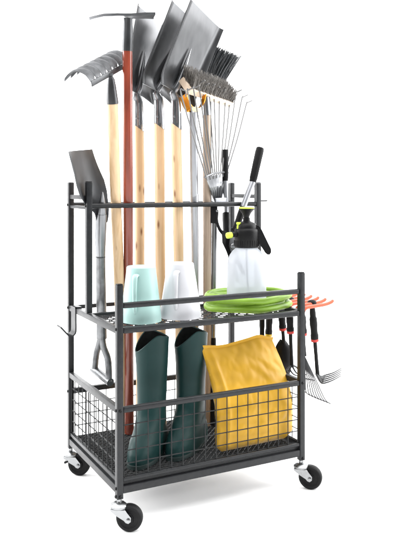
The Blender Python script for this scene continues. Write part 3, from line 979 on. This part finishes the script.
# yellow bag
bl0, br0 = at(215.5, 453, .048), at(291.5, 437, .048)
tl0, tr0 = at(201.5, 349, .125), at(272.5, 338.5, .118)
bg_o = (bl0 + br0) / 2; bg_o.z = ZF
bag = thing('soil_bag', 'plump yellow plastic bag leaning in the wire basket beside the boots', 'bag', bg_o)
def bag_pt(s, t, side):
    l, r = lerp(bl0, tl0, t), lerp(br0, tr0, t)
    # side outlines bow like the photograph's
    l = l + cam(.021 * math.sin(math.pi * t) ** 1.2 * (1 - t * .2), 0, 0)
    r = r + cam(.022 * math.sin(math.pi * min(1, t * 1.02)) * (1 if t < .98 else .5), 0, 0)
    cr = .020 * max(0, 1 - t / .09) ** 2
    l = l + (r - l).normalized() * cr; r = r - (r - l).normalized() * cr * 1.3
    p = lerp(l, r, s)
    if t > .5:   # wavy sealed top edge
        f = (t - .5) / .5
        p = p + UP * f ** 2 * (.0038 * math.sin(s * 9.0 + 2.2) + .010 * math.exp(-((s - .80) / .13) ** 2))
    infl = (max(0, 4 * s * (1 - s)) ** .42) * (max(0, 1 - (2 * t - .86) ** 2 / 1.32) ** .55 if t < .43 else max(0, 1 - ((t - .43) / .57) ** 2.2) ** .9)
    base_in = min(1, t / .07) ** .5
    infl *= base_in
    nrm = -(RIGHT.cross(lerp(tl0, tr0, .5) - lerp(bl0, br0, .5))).normalized()
    nrm = V((0, -1, .22)).normalized()
    th = .036 if side > 0 else .050
    w = noise.noise(V((s * 3.1 + 4 * side, t * 3.7, 1.3))) * .006 + noise.noise(V((s * 8, t * 7 + side, 5.1))) * .0015
    # pulled creases near edges
    w += .0030 * math.sin(s * 46 + 3 * t) * math.exp(-((t - .965) / .05) ** 2) 
    w += .0035 * math.sin(t * 40 + 6 * s) * math.exp(-(s / .10) ** 2)
    w += .0025 * math.sin((s + t) * 34) * math.exp(-(((s - .72) / .16) ** 2 + ((t - .72) / .12) ** 2))
    w += (.007 * math.exp(-((s - .105) / .022) ** 2) - .006 * math.exp(-((s - .05) / .03) ** 2)) * (1 - .5 * t)
    w += .0042 * (abs(noise.noise(V((s * 5 + t * 2, t * 6 - s * 2, 9.3)))) - .2) + .0034 * (abs(noise.noise(V((s * 10 - t * 6, t * 8 + s * 5, 3.3)))) ** .7 - .3)
    return p + nrm * side * (th * infl + w * min(1, infl * 1.6 + .15))
nu, nv = 60, 72
bb = MB()
fr = [[bag_pt(k / nu, i / nv, 1) for k in range(nu + 1)] for i in range(nv + 1)]
bk = [[bag_pt(k / nu, i / nv, -1) for k in range(nu + 1)] for i in range(nv + 1)]
bb.sheet(fr); bb.sheet([r[::-1] for r in bk])
for i in range(nv + 1):
    pass
bmesh.ops.remove_doubles(bb.bm, verts=bb.bm.verts[:], dist=.0012)
bb.build('bag_body', M['bag'], bag, angle=75)
# flat heat-sealed fin along the top
bb = MB()
rows = []
for q in range(4):
    rows.append([lerp(fr[nv][k], bk[nv][k], .5) + UP * (-.006 + .0045 * q) + V((0, -.0016 * q, 0)) for k in range(nu + 1)])
bb.sheet(rows, .0016)
bb.build('seal_strip', M['bag'], bag, angle=75)

# ------------------------------------------------------------------ small hand tools hanging on the orange prongs
GH = 'hand tools hanging on the right side of the rack'
def hand_tool(name, label, cat, u, y, vk, vg0, vg1, us, vs, band_m, knob=True, gr=.0118, us_top=None, shaft=True):
    """u: column of the grip top, y: depth; vk knob row; vg0..vg1 grip; (us, vs) end of shaft"""
    top = at(u, vk, y)
    root = thing(name, label, cat, top, GH)
    g0 = at(us_top or u, vg0, y); g1 = at(lerp(us_top or u, us, (vg1 - vg0) / max(1, vs - vg0)), vg1, y); e_ = at(us, vs, y)
    bb = MB()
    if knob: bb.ball(top, .0150, .0150, .0105)
    bb.tube(bez([top, g0, lerp(g0, g1, .25), lerp(g0, g1, .6), lerp(g0, g1, .85), g1], 3), [.0085] * 3 + [.0095] * 3 + [gr] * 3 + [gr * .92] * 3 + [gr * 1.05] * 3 + [gr * 1.0], seg=14)
    bb.build('grip', M['rubber'], root)
    dd = (e_ - g1).normalized()
    tube_part('band', [g1, g1 + dd * .0075], gr * 1.03, band_m, root, seg=14)
    if shaft:
        tube_part('shaft', [g1 + dd * .0075, lerp(g1, e_, .5), e_], [.0062, .0056, .0064], 'black', root, seg=12)
    return root, e_

# cultivator fork nearest the front, right of the corner post
yy = -.002
t1, e1 = hand_tool('hand_cultivator', 'hand cultivator with five flat tines, hanging outside the front right corner post', 'hand rake', 312.0, .045, 303, 312, 339, 317.6, 375, 'redband', us_top=312.6)
bar = cam(.040, .002, .055)
fb = e1 + cam(.006, -.003, 0)
for k in range(5):
    s = -.5 + k / 4
    p = fb + cam(.020, 0, .090) * s + cam(.010, -.002, 0)
    pts = bez([e1 + cam(-.004 + .0, .004, 0), lerp(e1, p, .55) + cam(.0, -.009, 0), p + cam(.004, -.008, 0), p + cam(.030, .000, 0), p + cam(.056, .014, 0)], 6)
    bb = MB(); rr = [lerp(.0042, .0012, i / (len(pts) - 1)) for i in range(len(pts))]
    bb.tube(pts, rr, seg=8); bb.build('tine', M['grey_paint'], t1)

# wire fan rake behind the corner post
t2, e2 = hand_tool('hand_leaf_rake', 'small fan rake with thin wire tines hanging behind the front right corner post', 'hand rake', 302.0, .100, 303, 312, 333, 304.5, 356, 'redband')
cr0, cr1 = at(301.5, 377, .100), at(312.5, 381, .100)
for k in range(9):
    s = k / 8
    tip = at(lerp(303, 326.5, s), lerp(392, 402.5, s ** .8), lerp(.06, .12, s))
    mid = lerp(e2, tip, .55) + cam(.0, .0, 0)
    tube_part('tine', bez([e2, mid, lerp(e2, tip, .93), tip + cam(.012, -.003, -.006)], 5), .0017, 'grey_paint', t2, seg=5)
tube_part('cross_bar', [lerp(at(301.5, 378, .085), at(314.5, 380.5, .105), t) for t in (0, 1)], .002, 'grey_paint', t2, seg=6)

# two more and the trowel left of the post (seen under the shelf)
t3, e3 = hand_tool('hand_fork', 'black hand fork with a red collar hanging just left of the front right corner post', 'hand fork', 290.0, .135, 300, 313, 331, 291.8, 367, 'redband', us_top=289.6)
for k in range(4):
    s = -1.5 + k
    p = e3 + cam(.010 * s, 0, .012 * s)
    bb = MB(); pts = bez([e3 + UP * .006, p + cam(.002 * s, -.006, 0), p + cam(.010 + .002 * s, -.020, -.005), p + cam(.028 + .002 * s, -.026, -.012)], 5)
    bb.tube(pts, [lerp(.0038, .0014, i / (len(pts) - 1)) for i in range(len(pts))], seg=7); bb.build('tine', M['grey_paint'], t3)

t4, e4 = hand_tool('hand_trowel', 'black hand trowel with a red collar hanging under the shelf behind the yellow bag', 'trowel', 281.2, .185, 303, 312, 328, 283.8, 343, 'redband', us_top=281.4)
rows = []
for i in range(13):
    t = i / 12
    w = .026 * (min(1, t / .22) ** .6) * (1 - .25 * t) * (1 if t < .8 else math.sqrt(max(.02, 1 - ((t - .8) / .2) ** 2)))
    w = max(w, .006)
    p = e4 + cam(-.004 + .004 * t, .010 - .125 * t, -.010 * math.sin(math.pi * t))
    rows.append([p + cam(w * s, 0, -.0 + .008 * (s * s)) for s in (-1, -.66, -.33, 0, .33, .66, 1)])
bb = MB(); bb.sheet(rows, .002); bb.build('blade', M['black'], t4, angle=60)

t5, e5 = hand_tool('hand_tool', 'black handled tool with a yellow collar hanging behind the top corner of the bag', 'hand tool', 269.6, .205, 306, 312, 334, 268.0, 350, 'yellow', gr=.0112, shaft=True)
bb = MB(); bb.beam(e5 + UP * .014, e5 - UP * .10 + cam(-.004, 0, 0), .020, .0025, RIGHT, .0008); bb.build('blade', M['grey_paint'], t5)
t6, e6 = hand_tool('hand_tool', 'slim plain dark tool handle hanging under the shelf left of the yellow collared tool', 'hand tool', 262.0, .225, 308, 312, 341, 262.0, 355, 'black', gr=.0088)
bb = MB(); bb.beam(e6 + UP * .004, e6 - UP * .09, .014, .0025, RIGHT, .0008); bb.build('blade', M['grey_paint'], t6)

# ------------------------------------------------------------------ light: studio lamps over and in front of the sweep, plus two added floor fills
w = bpy.data.worlds.new('World'); SC.world = w; w.use_nodes = True
bgd = w.node_tree.nodes['Background']
bgd.inputs[0].default_value = (0.93, 0.96, 1.0, 1); bgd.inputs[1].default_value = 0.15

def area(name, loc, target, sx, sy, power, spread=180, color=(1, 1, 1)):
    l = bpy.data.lights.new(name, 'AREA'); l.shape = 'RECTANGLE'; l.size = sx; l.size_y = sy; l.energy = power
    l.spread = math.radians(spread); l.color = color
    o = bpy.data.objects.new(name, l); COL.objects.link(o)
    o.location = loc
    o.rotation_euler = (V(target) - V(loc)).to_track_quat('-Z', 'Y').to_euler()
    return o
c0 = V((.285, .2, 0))
area('overhead_softbox', c0 + FWD * .9 + UP * 4.4, c0 + FWD * .9, 10, 9, 860, 160)
for sd_ in (-1, 1):
    area('floor_fill', c0 + RIGHT * sd_ * 4.6 + FWD * .4 + UP * 1.9, c0 + RIGHT * sd_ * .6, 2.6, 3.2, 115 if sd_ < 0 else 45, 120)  # added fill lamps, thin out the floor shadow under the cart
area('key_softbox', c0 - RIGHT * 2.0 - FWD * 2.3 + UP * 2.3, c0 + UP * .5, 1.6, 1.6, 20, 180, (1, .985, .96))
area('side_softbox', c0 + RIGHT * 2.6 - FWD * .5 + UP * 1.5, c0 + UP * .6, .9, 2.2, 26, 150)
area('backdrop_lamp', c0 - RIGHT * 3.6 + FWD * 1.6 + UP * 2.2, c0 + FWD * 4.2 + RIGHT * 1.0 + UP * 1.0, 1.2, 2.4, 160, 130)
area('backdrop_lamp', c0 + RIGHT * 3.6 + FWD * 1.6 + UP * 2.2, c0 + FWD * 4.2 - RIGHT * 1.0 + UP * 1.0, 1.2, 2.4, 160, 130)

# ------------------------------------------------------------------ camera
cd = bpy.data.cameras.new('Camera'); co = bpy.data.objects.new('Camera', cd); COL.objects.link(co)
co.location = (CX, CY, CH)
co.rotation_euler = (math.pi / 2, 0, -YAW)
cd.sensor_fit = 'HORIZONTAL'; cd.sensor_width = 36; cd.lens = 36 * F / 400
cd.shift_y = -(266.5 - Y0) / 400
cd.clip_start = .01; cd.clip_end = 100
SC.camera = co
SC.view_settings.view_transform = 'Standard'; SC.view_settings.look = 'None'
SC.view_settings.exposure = 0.15; SC.view_settings.gamma = 1
